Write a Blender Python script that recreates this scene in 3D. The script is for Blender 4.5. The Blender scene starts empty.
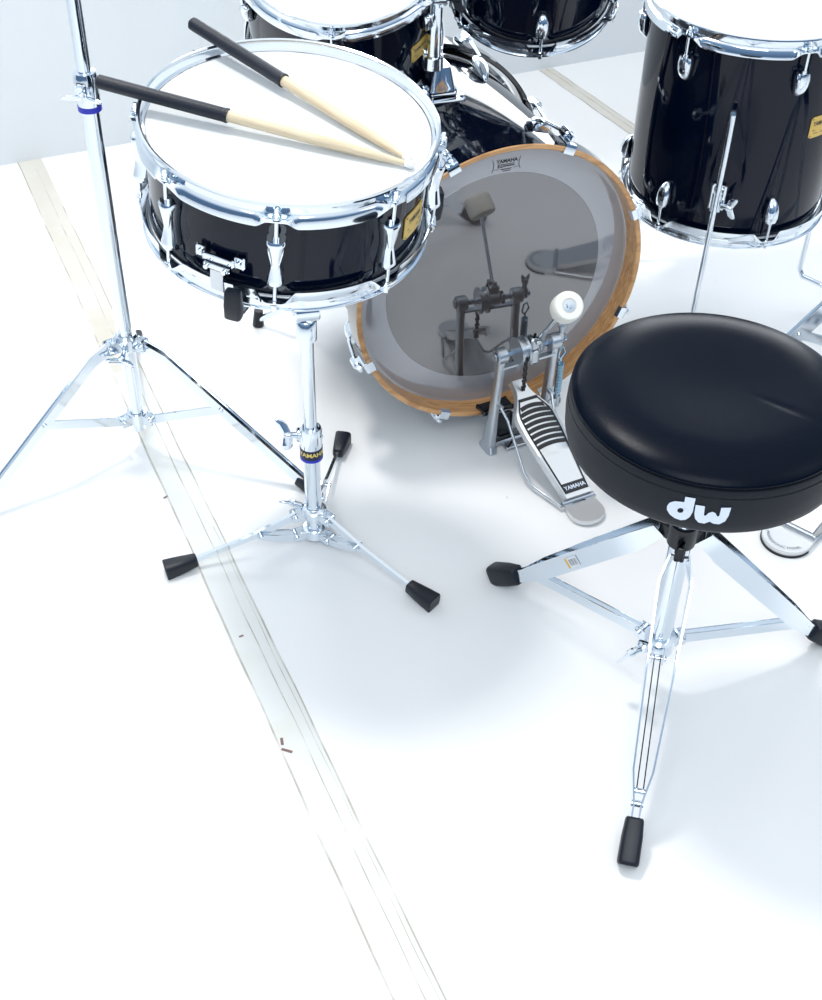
import bpy, bmesh, math, random
from mathutils import Vector, Matrix
random.seed(7)
PI = math.pi
sc = bpy.context.scene
COL = sc.collection
V = Vector
def rad(d): return d*PI/180

# ------------------------------------------------------------------ materials
def mat(name, base, rough=.5, metal=0., spec=.5, coat=0., bump=None, ior=1.5, noise=None):
    m = bpy.data.materials.new(name); m.use_nodes = True
    nt = m.node_tree; b = nt.nodes['Principled BSDF']
    b.inputs['Base Color'].default_value = (*base, 1)
    b.inputs['Roughness'].default_value = rough
    b.inputs['Metallic'].default_value = metal
    b.inputs['IOR'].default_value = ior
    b.inputs['Specular IOR Level'].default_value = spec
    b.inputs['Coat Weight'].default_value = coat
    b.inputs['Coat Roughness'].default_value = .03
    if bump or noise:
        tc = nt.nodes.new('ShaderNodeTexCoord')
    if bump:
        sc_, st, kind = bump
        if kind == 'vor':
            n = nt.nodes.new('ShaderNodeTexVoronoi'); n.inputs['Scale'].default_value = sc_; out = n.outputs['Distance']
        else:
            n = nt.nodes.new('ShaderNodeTexNoise'); n.inputs['Scale'].default_value = sc_; n.inputs['Detail'].default_value = 4; out = n.outputs['Fac']
        nt.links.new(tc.outputs['Object'], n.inputs['Vector'])
        bp = nt.nodes.new('ShaderNodeBump'); bp.inputs['Strength'].default_value = st; bp.inputs['Distance'].default_value = .001
        nt.links.new(out, bp.inputs['Height']); nt.links.new(bp.outputs['Normal'], b.inputs['Normal'])
    if noise:
        s2, c2, lo, hi = noise
        n = nt.nodes.new('ShaderNodeTexNoise'); n.inputs['Scale'].default_value = s2; n.inputs['Detail'].default_value = 5
        nt.links.new(tc.outputs['Object'], n.inputs['Vector'])
        mr = nt.nodes.new('ShaderNodeMapRange'); mr.inputs['From Min'].default_value = lo; mr.inputs['From Max'].default_value = hi
        nt.links.new(n.outputs['Fac'], mr.inputs['Value'])
        mx = nt.nodes.new('ShaderNodeMix'); mx.data_type = 'RGBA'
        mx.inputs['A'].default_value = (*base, 1); mx.inputs['B'].default_value = (*c2, 1)
        nt.links.new(mr.outputs['Result'], mx.inputs['Factor']); nt.links.new(mx.outputs['Result'], b.inputs['Base Color'])
    return m

M = {}
M['chrome'] = mat('chrome', (.80, .86, .92), .09, 1.)
M['satin'] = mat('cast_aluminium', (.52, .56, .60), .33, 1., bump=(300, .15, 'n'))
M['plate'] = mat('brushed_aluminium', (.72, .73, .74), .38, .9)
M['lacquer'] = mat('black_lacquer', (.0010, .0032, .0125), .05, 0, .30)
M['lacquer_gloss'] = mat('black_lacquer_polished', (.0012, .0026, .0085), .09, 0, .75, .5)
M['head'] = mat('coated_white_head', (.61, .63, .64), .55, 0, .35, bump=(900, .15, 'n'))
M['reso'] = mat('clear_lower_head', (.45, .48, .52), .15, 0, .5)
M['rubber'] = mat('black_rubber', (.006, .009, .016), .42, 0, .4)
M['black'] = mat('black_paint', (.004, .006, .010), .3)
M['cavity'] = mat('dark_hole', (.003, .004, .006), .8)
M['leather'] = mat('black_vinyl', (.0007, .0030, .0090), .27, 0, .09, bump=(700, .12, 'vor'))
M['leather_side'] = mat('black_vinyl_side', (.0060, .0090, .0150), .5, 0, .25, bump=(700, .2, 'vor'))
M['white'] = mat('white_print', (.74, .80, .92), .5)
M['ink'] = mat('black_print', (.01, .012, .016), .5)
M['gold'] = mat('yellow_badge', (.75, .50, .12), .35, .2)
M['goldtext'] = mat('gold_print', (.80, .62, .16), .4)
M['blue'] = mat('blue_nylon', (.02, .03, .50), .35)
M['darkblue'] = mat('dark_label', (.008, .012, .045), .4)
M['felt'] = mat('white_felt', (.80, .79, .72), .95, 0, .1, bump=(260, .8, 'n'))
M['grip'] = mat('black_grip_tape', (.006, .009, .018), .5, bump=(350, .6, 'n'))
M['nylon'] = mat('white_nylon_tip', (.85, .86, .86), .35)
M['greyrib'] = mat('grey_plastic', (.10, .11, .12), .5)
M['sticker'] = mat('white_sticker', (.8, .82, .85), .6)
M['springm'] = mat('spring_steel', (.42, .62, .74), .25, 1.)
M['tom_lip'] = mat('bearing_edge_maple', (.45, .30, .14), .5)

def wood_mat(name, c1, c2, scale, dist, rough=.35):
    m = bpy.data.materials.new(name); m.use_nodes = True
    nt = m.node_tree; b = nt.nodes['Principled BSDF']; b.inputs['Roughness'].default_value = rough
    tc = nt.nodes.new('ShaderNodeTexCoord'); mp = nt.nodes.new('ShaderNodeMapping')
    mp.inputs['Scale'].default_value = scale
    n = nt.nodes.new('ShaderNodeTexNoise'); n.inputs['Scale'].default_value = 1.; n.inputs['Detail'].default_value = 6
    n.inputs['Distortion'].default_value = dist
    cr = nt.nodes.new('ShaderNodeValToRGB'); cr.color_ramp.elements[0].color = (*c1, 1); cr.color_ramp.elements[1].color = (*c2, 1)
    cr.color_ramp.elements[0].position = .35; cr.color_ramp.elements[1].position = .65
    nt.links.new(tc.outputs['Object'], mp.inputs['Vector']); nt.links.new(mp.outputs['Vector'], n.inputs['Vector'])
    nt.links.new(n.outputs['Fac'], cr.inputs['Fac']); nt.links.new(cr.outputs['Color'], b.inputs['Base Color'])
    return m
M['stick'] = wood_mat('hickory', (.62, .49, .32), (.74, .62, .44), (18, 260, 260), .3, .5)
M['hoopwood'] = wood_mat('amber_maple_hoop', (.42, .20, .065), (.66, .36, .145), (14, 60, 260), .8, .28)
M['hoopwood'].node_tree.nodes['Principled BSDF'].inputs['Coat Weight'].default_value = .4

def film_mat(name, base, refl, alpha=1.0):
    m = bpy.data.materials.new(name); m.use_nodes = True
    nt = m.node_tree; nt.nodes.clear()
    o = nt.nodes.new('ShaderNodeOutputMaterial'); mx = nt.nodes.new('ShaderNodeMixShader')
    d = nt.nodes.new('ShaderNodeBsdfDiffuse'); d.inputs['Color'].default_value = (*base, 1)
    g = nt.nodes.new('ShaderNodeBsdfGlossy'); g.inputs['Color'].default_value = (.95, .97, 1, 1); g.inputs['Roughness'].default_value = .035
    fr = nt.nodes.new('ShaderNodeFresnel'); fr.inputs['IOR'].default_value = 1.45
    mm = nt.nodes.new('ShaderNodeMath'); mm.operation = 'ADD'; mm.inputs[1].default_value = refl
    nt.links.new(fr.outputs[0], mm.inputs[0]); nt.links.new(mm.outputs[0], mx.inputs[0])
    nt.links.new(d.outputs[0], mx.inputs[1]); nt.links.new(g.outputs[0], mx.inputs[2]); nt.links.new(mx.outputs[0], o.inputs[0])
    return m
M['film'] = film_mat('smoky_clear_film', (.048, .040, .038), .18)
M['film_ring'] = film_mat('milky_film_ring', (.30, .30, .32), .13)

# ------------------------------------------------------------------ mesh builder
class MB:
    def __init__(s): s.bm = bmesh.new(); s.mi = 0
    def _fin(s, faces):
        for f in faces: f.material_index = s.mi
    def face(s, vs):
        try:
            f = s.bm.faces.new(vs); f.material_index = s.mi; return f
        except ValueError: return None
    def rings(s, rings, closed=True, cap0=True, cap1=True, loop=False):
        R = [[s.bm.verts.new(p) for p in r] for r in rings]
        n = len(R[0]); k = len(R)
        for i in range(k if loop else k-1):
            a, b = R[i], R[(i+1) % k]
            for j in range(n if closed else n-1):
                s.face((a[j], a[(j+1) % n], b[(j+1) % n], b[j]))
        if not loop:
            if cap0: s.face(list(reversed(R[0])))
            if cap1: s.face(R[-1])
        return s
    def lathe(s, prof, n=48, mtx=None, cap=True, loop=False):
        mtx = mtx or Matrix()
        rings = []
        for r, z in prof:
            r = max(r, 1e-5)
            rings.append([mtx @ V((r*math.cos(2*PI*j/n), r*math.sin(2*PI*j/n), z)) for j in range(n)])
        return s.rings(rings, cap0=cap, cap1=cap, loop=loop)
    def cyl(s, a, b, r, n=16, r2=None, bev=0.):
        a, b = V(a), V(b); d = b-a; L = d.length; r2 = r if r2 is None else r2
        q = d.to_track_quat('Z', 'Y').to_matrix().to_4x4(); q.translation = a
        if bev: pr = [(r-bev, 0), (r, bev), (r2, L-bev), (r2-bev, L)]
        else: pr = [(r, 0), (r2, L)]
        return s.lathe(pr, n, q)
    def box(s, c, size, mtx=None, bev=0.):
        x, y, z = [k/2 for k in size]; mtx = mtx or Matrix(); c = V(c)
        if bev <= 0:
            P = [[V((sx*x, sy*y, zz))+c for sx, sy in ((-1,-1),(1,-1),(1,1),(-1,1))] for zz in (-z, z)]
            return s.rings([[mtx @ p for p in r] for r in P])
        rings = []
        for zz, ins in ((-z, bev), (-z+bev, 0), (z-bev, 0), (z, bev)):
            r = []
            for sx, sy in ((-1,-1),(1,-1),(1,1),(-1,1)):
                X, Y = x-ins, y-ins
                c1 = V((sx*(X-bev if sx*sy > 0 else X), sy*(Y if sx*sy > 0 else Y-bev), zz))
                c2 = V((sx*(X if sx*sy > 0 else X-bev), sy*(Y-bev if sx*sy > 0 else Y), zz))
                r += [c1, c2]
            rings.append([mtx @ (p+c) for p in r])
        return s.rings(rings)
    def tube(s, pts, r, n=12, rr=None):
        pts = [V(p) for p in pts]; rings = []; up = None
        for i, p in enumerate(pts):
            t = ((pts[min(i+1, len(pts)-1)]-pts[i]).normalized() + (pts[i]-pts[max(i-1, 0)]).normalized()).normalized()
            if up is None: up = V((0,0,1)) if abs(t.z) < .9 else V((1,0,0))
            x = t.cross(up).normalized(); up = x.cross(t).normalized()
            q = rr[i] if rr else r
            rings.append([p + x*q*math.cos(2*PI*j/n) + up*q*math.sin(2*PI*j/n) for j in range(n)])
        return s.rings(rings)
    def strip(s, pts, w, t, up=(0,0,1), ws=None):
        # flat bar following pts; w measured along up, t across
        pts = [V(p) for p in pts]; rings = []
        for i, p in enumerate(pts):
            d = (pts[min(i+1, len(pts)-1)]-pts[max(i-1, 0)]).normalized()
            side = d.cross(V(up)).normalized(); u = side.cross(d).normalized()
            W = (ws[i] if ws else w)/2; T = t/2
            rings.append([p+side*T+u*W, p-side*T+u*W, p-side*T-u*W, p+side*T-u*W])
        return s.rings(rings)
    def prism(s, outline, z0, z1, mtx=None, bev=0.):
        mtx = mtx or Matrix()
        def ring(z): return [mtx @ V((x, y, z)) for x, y in outline]
        return s.rings([ring(z0), ring(z1)])
    def loft(s, secs, n=20, p=3., mtx=None):
        mtx = mtx or Matrix(); rings = []
        for sec in secs:
            z, wx, wy = sec[:3]; cx, cy = (sec[3], sec[4]) if len(sec) > 3 else (0, 0)
            r = []
            for j in range(n):
                a = 2*PI*j/n; c, q = math.cos(a), math.sin(a)
                r.append(mtx @ V((cx+wx*math.copysign(abs(c)**(2/p), c), cy+wy*math.copysign(abs(q)**(2/p), q), z)))
            rings.append(r)
        return s.rings(rings)
    def build(s, name, mats, parent=None, smooth=38, fix=True):
        bm = s.bm
        if fix: bmesh.ops.recalc_face_normals(bm, faces=bm.faces)
        lim = rad(smooth)
        for f in bm.faces: f.smooth = True
        for e in bm.edges:
            e.smooth = len(e.link_faces) == 2 and e.calc_face_angle(0) < lim
        me = bpy.data.meshes.new(name); bm.to_mesh(me); bm.free()
        for m in (mats if isinstance(mats, (list, tuple)) else [mats]): me.materials.append(M[m] if isinstance(m, str) else m)
        o = bpy.data.objects.new(name, me); COL.objects.link(o)
        if parent: o.parent = parent
        return o

def text_mesh(txt, size, fn, bold=0., sx=1., mi=0, mb=None, space=1.):
    c = bpy.data.curves.new('t', 'FONT'); c.body = txt; c.size = size; c.align_x = 'CENTER'; c.align_y = 'CENTER'
    c.offset = bold; c.space_character = space; c.resolution_u = 3
    o = bpy.data.objects.new('t', c); COL.objects.link(o)
    dg = bpy.context.evaluated_depsgraph_get(); dg.update()
    me = bpy.data.meshes.new_from_object(o.evaluated_get(dg))
    mb = mb or MB(); vs = [mb.bm.verts.new(fn(v.co.x*sx, v.co.y)) for v in me.vertices]; mb.mi = mi
    for p in me.polygons: mb.face([vs[i] for i in p.vertices])
    bpy.data.objects.remove(o); bpy.data.curves.remove(c); bpy.data.meshes.remove(me)
    return mb

def tag(o, label=None, cat=None, group=None, kind=None):
    if label: o['label'] = label
    if cat: o['category'] = cat
    if group: o['group'] = group
    if kind: o['kind'] = kind
    return o
def empty(name, loc, label, cat, normal=None, rz=0, group=None, mtx=None):
    o = bpy.data.objects.new(name, None); COL.objects.link(o); o.empty_display_size = .05
    if mtx is not None: o.matrix_world = mtx
    else: o.location = loc; o.rotation_euler = (0, 0, rz)
    return tag(o, label, cat, group)
def frame(c, n, xhint=(1,0,0)):
    n = V(n).normalized(); y = n.cross(V(xhint)).normalized(); x = y.cross(n)
    m = Matrix((x, y, n)).transposed().to_4x4(); m.translation = V(c); return m
def pol(r, a, z=0): return V((r*math.cos(a), r*math.sin(a), z))
def rotz(a, t=(0,0,0)):
    m = Matrix.Rotation(a, 4, 'Z'); m.translation = V(t); return m
def sstep(x): x = max(0., min(1., x)); return x*x*(3-2*x)

# ------------------------------------------------------------------ drum parts (local frame: axis +Z, head plane at z)
def shell(R, z0, z1, parent, m='lacquer', t=.007):
    b = MB(); b.lathe([(R, z0+.002), (R, z1-.002), (R-.002, z1), (R-t, z1-.004), (R-t, z0+.004), (R-.002, z0)], 128, loop=True)
    return b.build('shell', m, parent)
def flange_hoop(Rh, z, flip, lugs, parent, n=288, name='hoop'):
    s = -1 if flip else 1
    b = MB(); prs = []
    for j in range(n):
        a = 2*PI*j/n
        d = min(abs((a-l+PI) % (2*PI)-PI) for l in lugs)*Rh
        e = 1-sstep((d-.009)/.016)
        pr = [(Rh-.004, .001), (Rh-.001, .003), (Rh-.0005, .011), (Rh+.0005, .0140), (Rh+.003, .0152), (Rh+.0052, .0142), (Rh+.0056, .0120),
              (Rh+.0042, .0128), (Rh+.0024, .0118), (Rh+.0016, .008), (Rh+.002, .001), (Rh+.0048+.004*e, -.0008), (Rh+.0066+.0075*e, -.003+.001*e),
              (Rh+.0074+.0065*e, -.0165+.0125*e), (Rh+.0058+.006*e, -.0165+.0122*e), (Rh+.0050+.006*e, -.0045), (Rh+.0015, -.0035), (Rh-.003, -.001)]
        prs.append([pol(r, a, z+s*h) for r, h in pr])
    b.rings(prs, loop=True)
    return b.build(name, 'chrome', parent, 45)
def head(R, z, flip, parent, m='head', name='batter_head'):
    s = -1 if flip else 1
    b = MB(); b.lathe([(.001, z+s*.0012), (R-.012, z+s*.0012), (R-.006, z+s*.0006), (R-.0035, z-s*.003), (R-.004, z-s*.004), (R-.007, z-s*.0012), (R-.013, z-s*.0002), (.001, z-s*.0002)], 96)
    return b.build(name, m, parent)
def rod(Rr, a, z, zend, flip, parent, zhead=.0):
    s = -1 if flip else 1
    b = MB(); p = lambda h: pol(Rr, a, z+s*h)
    b.cyl(p(-.002), V((p(0).x, p(0).y, zend)), .0026, 12)
    b.lathe([(.0052, z+s*(-.0006)), (.0056, z+s*.0008), (.0052, z+s*.0022)], 18, Matrix.Translation((p(0).x, p(0).y, 0)))
    b.lathe([(.0046, z+s*.0022), (.0048, z+s*.0046), (.0033, z+s*.0062)], 16, Matrix.Translation((p(0).x, p(0).y, 0)))
    b.box((p(0).x, p(0).y, z+s*.0088), (.0052, .0052, .0064), bev=.0006)
    return b.build('tension_rod', 'chrome', parent)
def bowtie_lug(R, a, zt, zb, parent):
    # one-piece lug spanning the shell: broad ends, waisted middle
    m = rotz(a, (0,0,0)); b = MB(); L = zt-zb; secs = []
    for i in range(19):
        u = i/18; k = abs(u-.45)/(.45 if u < .45 else .55); w = .0064+(.0046 if u < .45 else .0066)*k**1.2; d = .0098+.0034*k**1.2
        if i in (0, 18): w *= .86; d *= .86
        secs.append((zb+u*L, d, w, R+.001+d*.62, 0))
    b.loft(secs, 20, 2.6, m)
    for q in (-1, 1):     # raised edge ribs running down from the broad top
        b.strip([m @ V((R+.0135, q*.0095, zt-.001)), m @ V((R+.0145, q*.0075, zt-.018)), m @ V((R+.0135, q*.0035, zt-.036))], .0030, .0022, up=m.to_3x3() @ V((1,0,0)))
    b.cyl(m @ V((R+.0102, 0, zt-.001)), m @ V((R+.0102, 0, zt+.005)), .0046, 14)
    b.cyl(m @ V((R+.0102, 0, zb-.005)), m @ V((R+.0102, 0, zb+.001)), .0046, 14)
    return b.build('lug', 'chrome', parent, 50)
def bullet_lug(R, a, z, direc, parent, k=1., mtx=None):
    # z is the end that takes the rod; body runs direc*-1 from it
    m = mtx or rotz(a); b = MB(); secs = []
    for u, w, d in ((0, .0085, .0075), (.03, .0098, .0088), (.25, .0108, .0098), (.5, .0104, .0092), (.72, .0088, .0076), (.88, .0062, .0052), (.97, .0032, .0026), (1, .0012, .001)):
        secs.append((z-direc*u*.038*k, d*k, w*k, R+.0005+d*k*.85, 0))
    b.loft(secs, 20, 2.3, m)
    b.cyl(m @ V((R+.0098*k, 0, z-direc*.001)), m @ V((R+.0098*k, 0, z+direc*.0035)), .0045, 14)
    return b.build('lug', 'chrome', parent, 50)
def cylmap(R, a, z, tilt=0., off=.0):
    def f(x, y):
        t = a+x/R; return pol(R+off, t, z+y)
    return f
def badge(R, a, z, w, h, parent, letters='YAMAHA'):
    b = MB(); n = 10
    for (ww, hh, off, th, mi) in ((w, h, .0004, .0012, 0),):
        rings = []
        for i in range(n+1):
            x = -ww/2+ww*i/n
            cut = .003 if i in (0, n) else 0.
            rings.append([cylmap(R, a, z, off=o)(x, y) for o, y in ((0., -hh/2+cut), (th, -hh/2+cut), (th, hh/2-cut), (0., hh/2-cut))])
        b.mi = mi; b.rings(rings)
    o = b.build('badge', 'gold', parent)
    t = text_mesh(letters, h*.30, cylmap(R, a, z+h*.16, off=.0016), bold=.0002, sx=.72)
    t = text_mesh('MAPLE CUSTOM', h*.13, cylmap(R, a, z-h*.08, off=.0016), mb=t, sx=.8) if False else t
    t.mi = 0
    f = cylmap(R, a, z, off=.0016)
    for x0, x1, y0, y1 in ((-w*.36, w*.36, -h*.16, -h*.125), (-w*.28, w*.28, -h*.30, -h*.275)):
        t.face([t.bm.verts.new(f(x, y)) for x, y in ((x0, y0), (x1, y0), (x1, y1), (x0, y1))])
    for sx in (-1, 1):
        for sy in (-1, 1):
            t.face([t.bm.verts.new(f(sx*w*.43+.0013*math.cos(k*PI/4), sy*h*.40+.0013*math.sin(k*PI/4))) for k in range(8)])
    t.build('lettering', 'ink', o, fix=False)
    return o
def wing(b, p, axis, updir, L=.030):
    # wing bolt: stem along axis, two blades along updir
    p, ax, up = V(p), V(axis).normalized(), V(updir).normalized()
    b.cyl(p-ax*.002, p+ax*.012, .0045, 14)
    b.cyl(p+ax*.010, p+ax*.020, .0065, 14, .0055, bev=.001)
    q = ax.cross(up).normalized()
    for s in (1, -1):
        rr = []
        for u, w, t in ((0, .0055, .0040), (.3, .0075, .0026), (.7, .0080, .0022), (.93, .0060, .0018), (1., .003, .0012)):
            c = p+ax*(.015+.008*u*u)+up*s*L*.5*u*1.25
            rr.append([c+ax*w*math.cos(2*PI*j/12)+q*t*math.sin(2*PI*j/12) for j in range(12)])
        b.rings(rr)
def mem_ring(b, c, r, h):
    m = Matrix.Translation(c); b.lathe([(r*.9, 0), (r, .001), (r, h-.001), (r*.9, h)], 28, m)

# ================================================================== SETTING
def floor_material():
    m = bpy.data.materials.new('white_studio_floor'); m.use_nodes = True
    nt = m.node_tree; b = nt.nodes['Principled BSDF']
    b.inputs['Roughness'].default_value = .33; b.inputs['Specular IOR Level'].default_value = .45
    tc = nt.nodes.new('ShaderNodeTexCoord')
    n = nt.nodes.new('ShaderNodeTexNoise'); n.inputs['Scale'].default_value = 1.6; n.inputs['Detail'].default_value = 6
    nt.links.new(tc.outputs['Object'], n.inputs['Vector'])
    cr = nt.nodes.new('ShaderNodeValToRGB')
    cr.color_ramp.elements[0].position = .3; cr.color_ramp.elements[0].color = (.79, .79, .785, 1)
    cr.color_ramp.elements[1].position = .7; cr.color_ramp.elements[1].color = (.83, .83, .83, 1)
    nt.links.new(n.outputs['Fac'], cr.inputs['Fac'])
    # sparse scuffs
    mp = nt.nodes.new('ShaderNodeMapping'); mp.inputs['Scale'].default_value = (9, 5, 1); mp.inputs['Rotation'].default_value = (0, 0, .6)
    nt.links.new(tc.outputs['Object'], mp.inputs['Vector'])
    v = nt.nodes.new('ShaderNodeTexVoronoi'); v.inputs['Scale'].default_value = 1.
    nt.links.new(mp.outputs['Vector'], v.inputs['Vector'])
    mr = nt.nodes.new('ShaderNodeMapRange'); mr.inputs['From Min'].default_value = .025; mr.inputs['From Max'].default_value = .012
    nt.links.new(v.outputs['Distance'], mr.inputs['Value'])
    ml = nt.nodes.new('ShaderNodeMath'); ml.operation = 'MULTIPLY'; ml.inputs[1].default_value = .32
    nt.links.new(mr.outputs['Result'], ml.inputs[0])
    mx = nt.nodes.new('ShaderNodeMix'); mx.data_type = 'RGBA'; mx.inputs['B'].default_value = (.30, .28, .26, 1)
    nt.links.new(ml.outputs[0], mx.inputs['Factor']); nt.links.new(cr.outputs['Color'], mx.inputs['A'])
    nt.links.new(mx.outputs['Result'], b.inputs['Base Color'])
    n2 = nt.nodes.new('ShaderNodeTexNoise'); n2.inputs['Scale'].default_value = 7; n2.inputs['Detail'].default_value = 3
    nt.links.new(tc.outputs['Object'], n2.inputs['Vector'])
    bp = nt.nodes.new('ShaderNodeBump'); bp.inputs['Strength'].default_value = .25; bp.inputs['Distance'].default_value = .003
    nt.links.new(n2.outputs['Fac'], bp.inputs['Height']); nt.links.new(bp.outputs['Normal'], b.inputs['Normal'])
    return m
M['floor'] = floor_material()
M['wall'] = mat('pale_plaster_wall', (.79, .805, .81), .8, 0, .2, noise=(3.0, (.77, .805, .82), .3, .7), bump=(30, .5, 'n'))
b = MB()
wa, wb = V((-.947, 2.696, 0)), V((.578, 3.402, 0)); wd = (wb-wa).normalized(); wn = V((wd.y, -wd.x, 0))   # wn faces the camera side
p0, p1 = wa-wd*3.2, wa+wd*4.6
b.rings([[V((p0.x, p0.y, -.05)), V((p1.x, p1.y, -.05)), V((p1.x+wn.x*6.5, p1.y+wn.y*6.5, -.05)), V((p0.x+wn.x*6.5, p0.y+wn.y*6.5, -.05))],
         [V((p0.x, p0.y, 0)), V((p1.x, p1.y, 0)), V((p1.x+wn.x*6.5, p1.y+wn.y*6.5, 0)), V((p0.x+wn.x*6.5, p0.y+wn.y*6.5, 0))]])
tag(b.build('floor', 'floor'), kind='structure')
b = MB(); q0, q1 = p0-wn*.12, p1-wn*.12
b.rings([[V((p.x, p.y, z)) for p in (p0, p1, q1, q0)] for z in (-.05, 2.9)])
tag(b.build('wall_back', 'wall'), kind='structure')

# tape strips on the floor
def tape_material():
    m = bpy.data.materials.new('clear_cable_tape'); m.use_nodes = True
    nt = m.node_tree; b = nt.nodes['Principled BSDF']; b.inputs['Roughness'].default_value = .35
    tc = nt.nodes.new('ShaderNodeTexCoord')
    n = nt.nodes.new('ShaderNodeTexNoise'); n.inputs['Scale'].default_value = 4; n.inputs['Detail'].default_value = 5
    nt.links.new(tc.outputs['Object'], n.inputs['Vector'])
    cr = nt.nodes.new('ShaderNodeValToRGB')
    cr.color_ramp.elements[0].position = .35; cr.color_ramp.elements[0].color = (.58, .54, .47, 1)
    cr.color_ramp.elements[1].position = .65; cr.color_ramp.elements[1].color = (.66, .64, .58, 1)
    nt.links.new(n.outputs['Fac'], cr.inputs['Fac']); nt.links.new(cr.outputs['Color'], b.inputs['Base Color'])
    bp = nt.nodes.new('ShaderNodeBump'); bp.inputs['Strength'].default_value = .5; bp.inputs['Distance'].default_value = .002
    n2 = nt.nodes.new('ShaderNodeTexNoise'); n2.inputs['Scale'].default_value = 30
    nt.links.new(tc.outputs['Object'], n2.inputs['Vector'])
    nt.links.new(n2.outputs['Fac'], bp.inputs['Height']); nt.links.new(bp.outputs['Normal'], b.inputs['Normal'])
    return m
M['tape'] = tape_material()
M['tape_clear'] = mat('clear_tape_fresh', (.70, .71, .69), .3, noise=(9, (.66, .65, .60), .5, .75))
M['tape_edge'] = mat('dirty_tape_edge', (.42, .40, .35), .5, noise=(14, (.66, .65, .62), .45, .65))
M['scuff'] = mat('dark_scuff', (.20, .12, .11), .7)
def tape(a0, a1, b0, b1, label, lanes, name='floor_tape'):
    # a0-a1 left edge, b0-b1 right edge; lanes = (u0, u1, t0, t1, height, material)
    b = MB(); mats = []
    for (u0, u1, t0, t1, h, mt) in lanes:
        if mt not in mats: mats.append(mt)
        b.mi = mats.index(mt); N = 60; rings = []
        for i in range(N+1):
            t = t0+(t1-t0)*i/N
            L = V(a0).lerp(V(a1), t); R = V(b0).lerp(V(b1), t)
            w = .0009*math.sin(t*37+u0*20)+.0006*math.sin(t*91+u0*7); d = (R-L).normalized()
            A = L.lerp(R, u0)+d*w; B = L.lerp(R, u1)+d*w*.6
            rings.append([V((A.x, A.y, .0002)), V((B.x, B.y, .0002)), V((B.x, B.y, h)), V((A.x, A.y, h))])
        b.rings(rings)
    return b, mats, label, name
b, mats, lab, nm = tape((-.912, 2.712), (-.0905, .55), (-.867, 2.743), (.150, .48), '', [
    (0, 1, 0, .40, .0007, 'tape'), (0, 1, .40, 1, .0007, 'tape_clear'),
    (0, .05, .0, 1, .0010, 'tape_edge'), (.60, .625, .02, 1, .0010, 'tape_edge'), (.955, 1, .25, 1, .0010, 'tape_edge')]) if False else tape((-.912, 2.712), (.083, .546), (-.867, 2.743), (.148, .546), '', [
    (0, 1, 0, .36, .0007, 'tape'), (0, 1, .36, 1, .0007, 'tape_clear'),
    (0, .05, .0, 1, .0010, 'tape_edge'), (.60, .625, .02, 1, .0010, 'tape_edge'), (.955, 1, .1, 1, .0010, 'tape_edge'), (.86, .875, .55, 1, .0010, 'tape_edge')])
mats.append('scuff'); b.mi = len(mats)-1
for (cx, cy, w, h, r) in ((-.160, 1.095, .016, .004, -.3), (-.168, 1.11, .004, .012, .2), (-.403, 1.600, .008, .003, .8), (-.245, 1.30, .007, .003, .5)):
    b.box((cx, cy, .0011), (w, h, .0004), Matrix.Translation((cx, cy, 0)) @ Matrix.Rotation(r, 4, 'Z') @ Matrix.Translation((-cx, -cy, 0)))
tag(b.build('floor_tape', mats), 'long strip of clear yellowed tape running under the snare stand across the floor', 'tape')
b, mats, lab, nm = tape((.302, 3.271), (.745, 2.505), (.337, 3.288), (.775, 2.535), '', [
    (0, 1, 0, 1, .0007, 'tape'), (0, .06, 0, 1, .001, 'tape_edge'), (.55, .62, 0, 1, .001, 'tape_edge'), (.94, 1, 0, 1, .001, 'tape_edge')])
tag(b.build('floor_tape', mats), 'short beige strip of tape on the floor between wall and large standing drum', 'tape')

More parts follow.
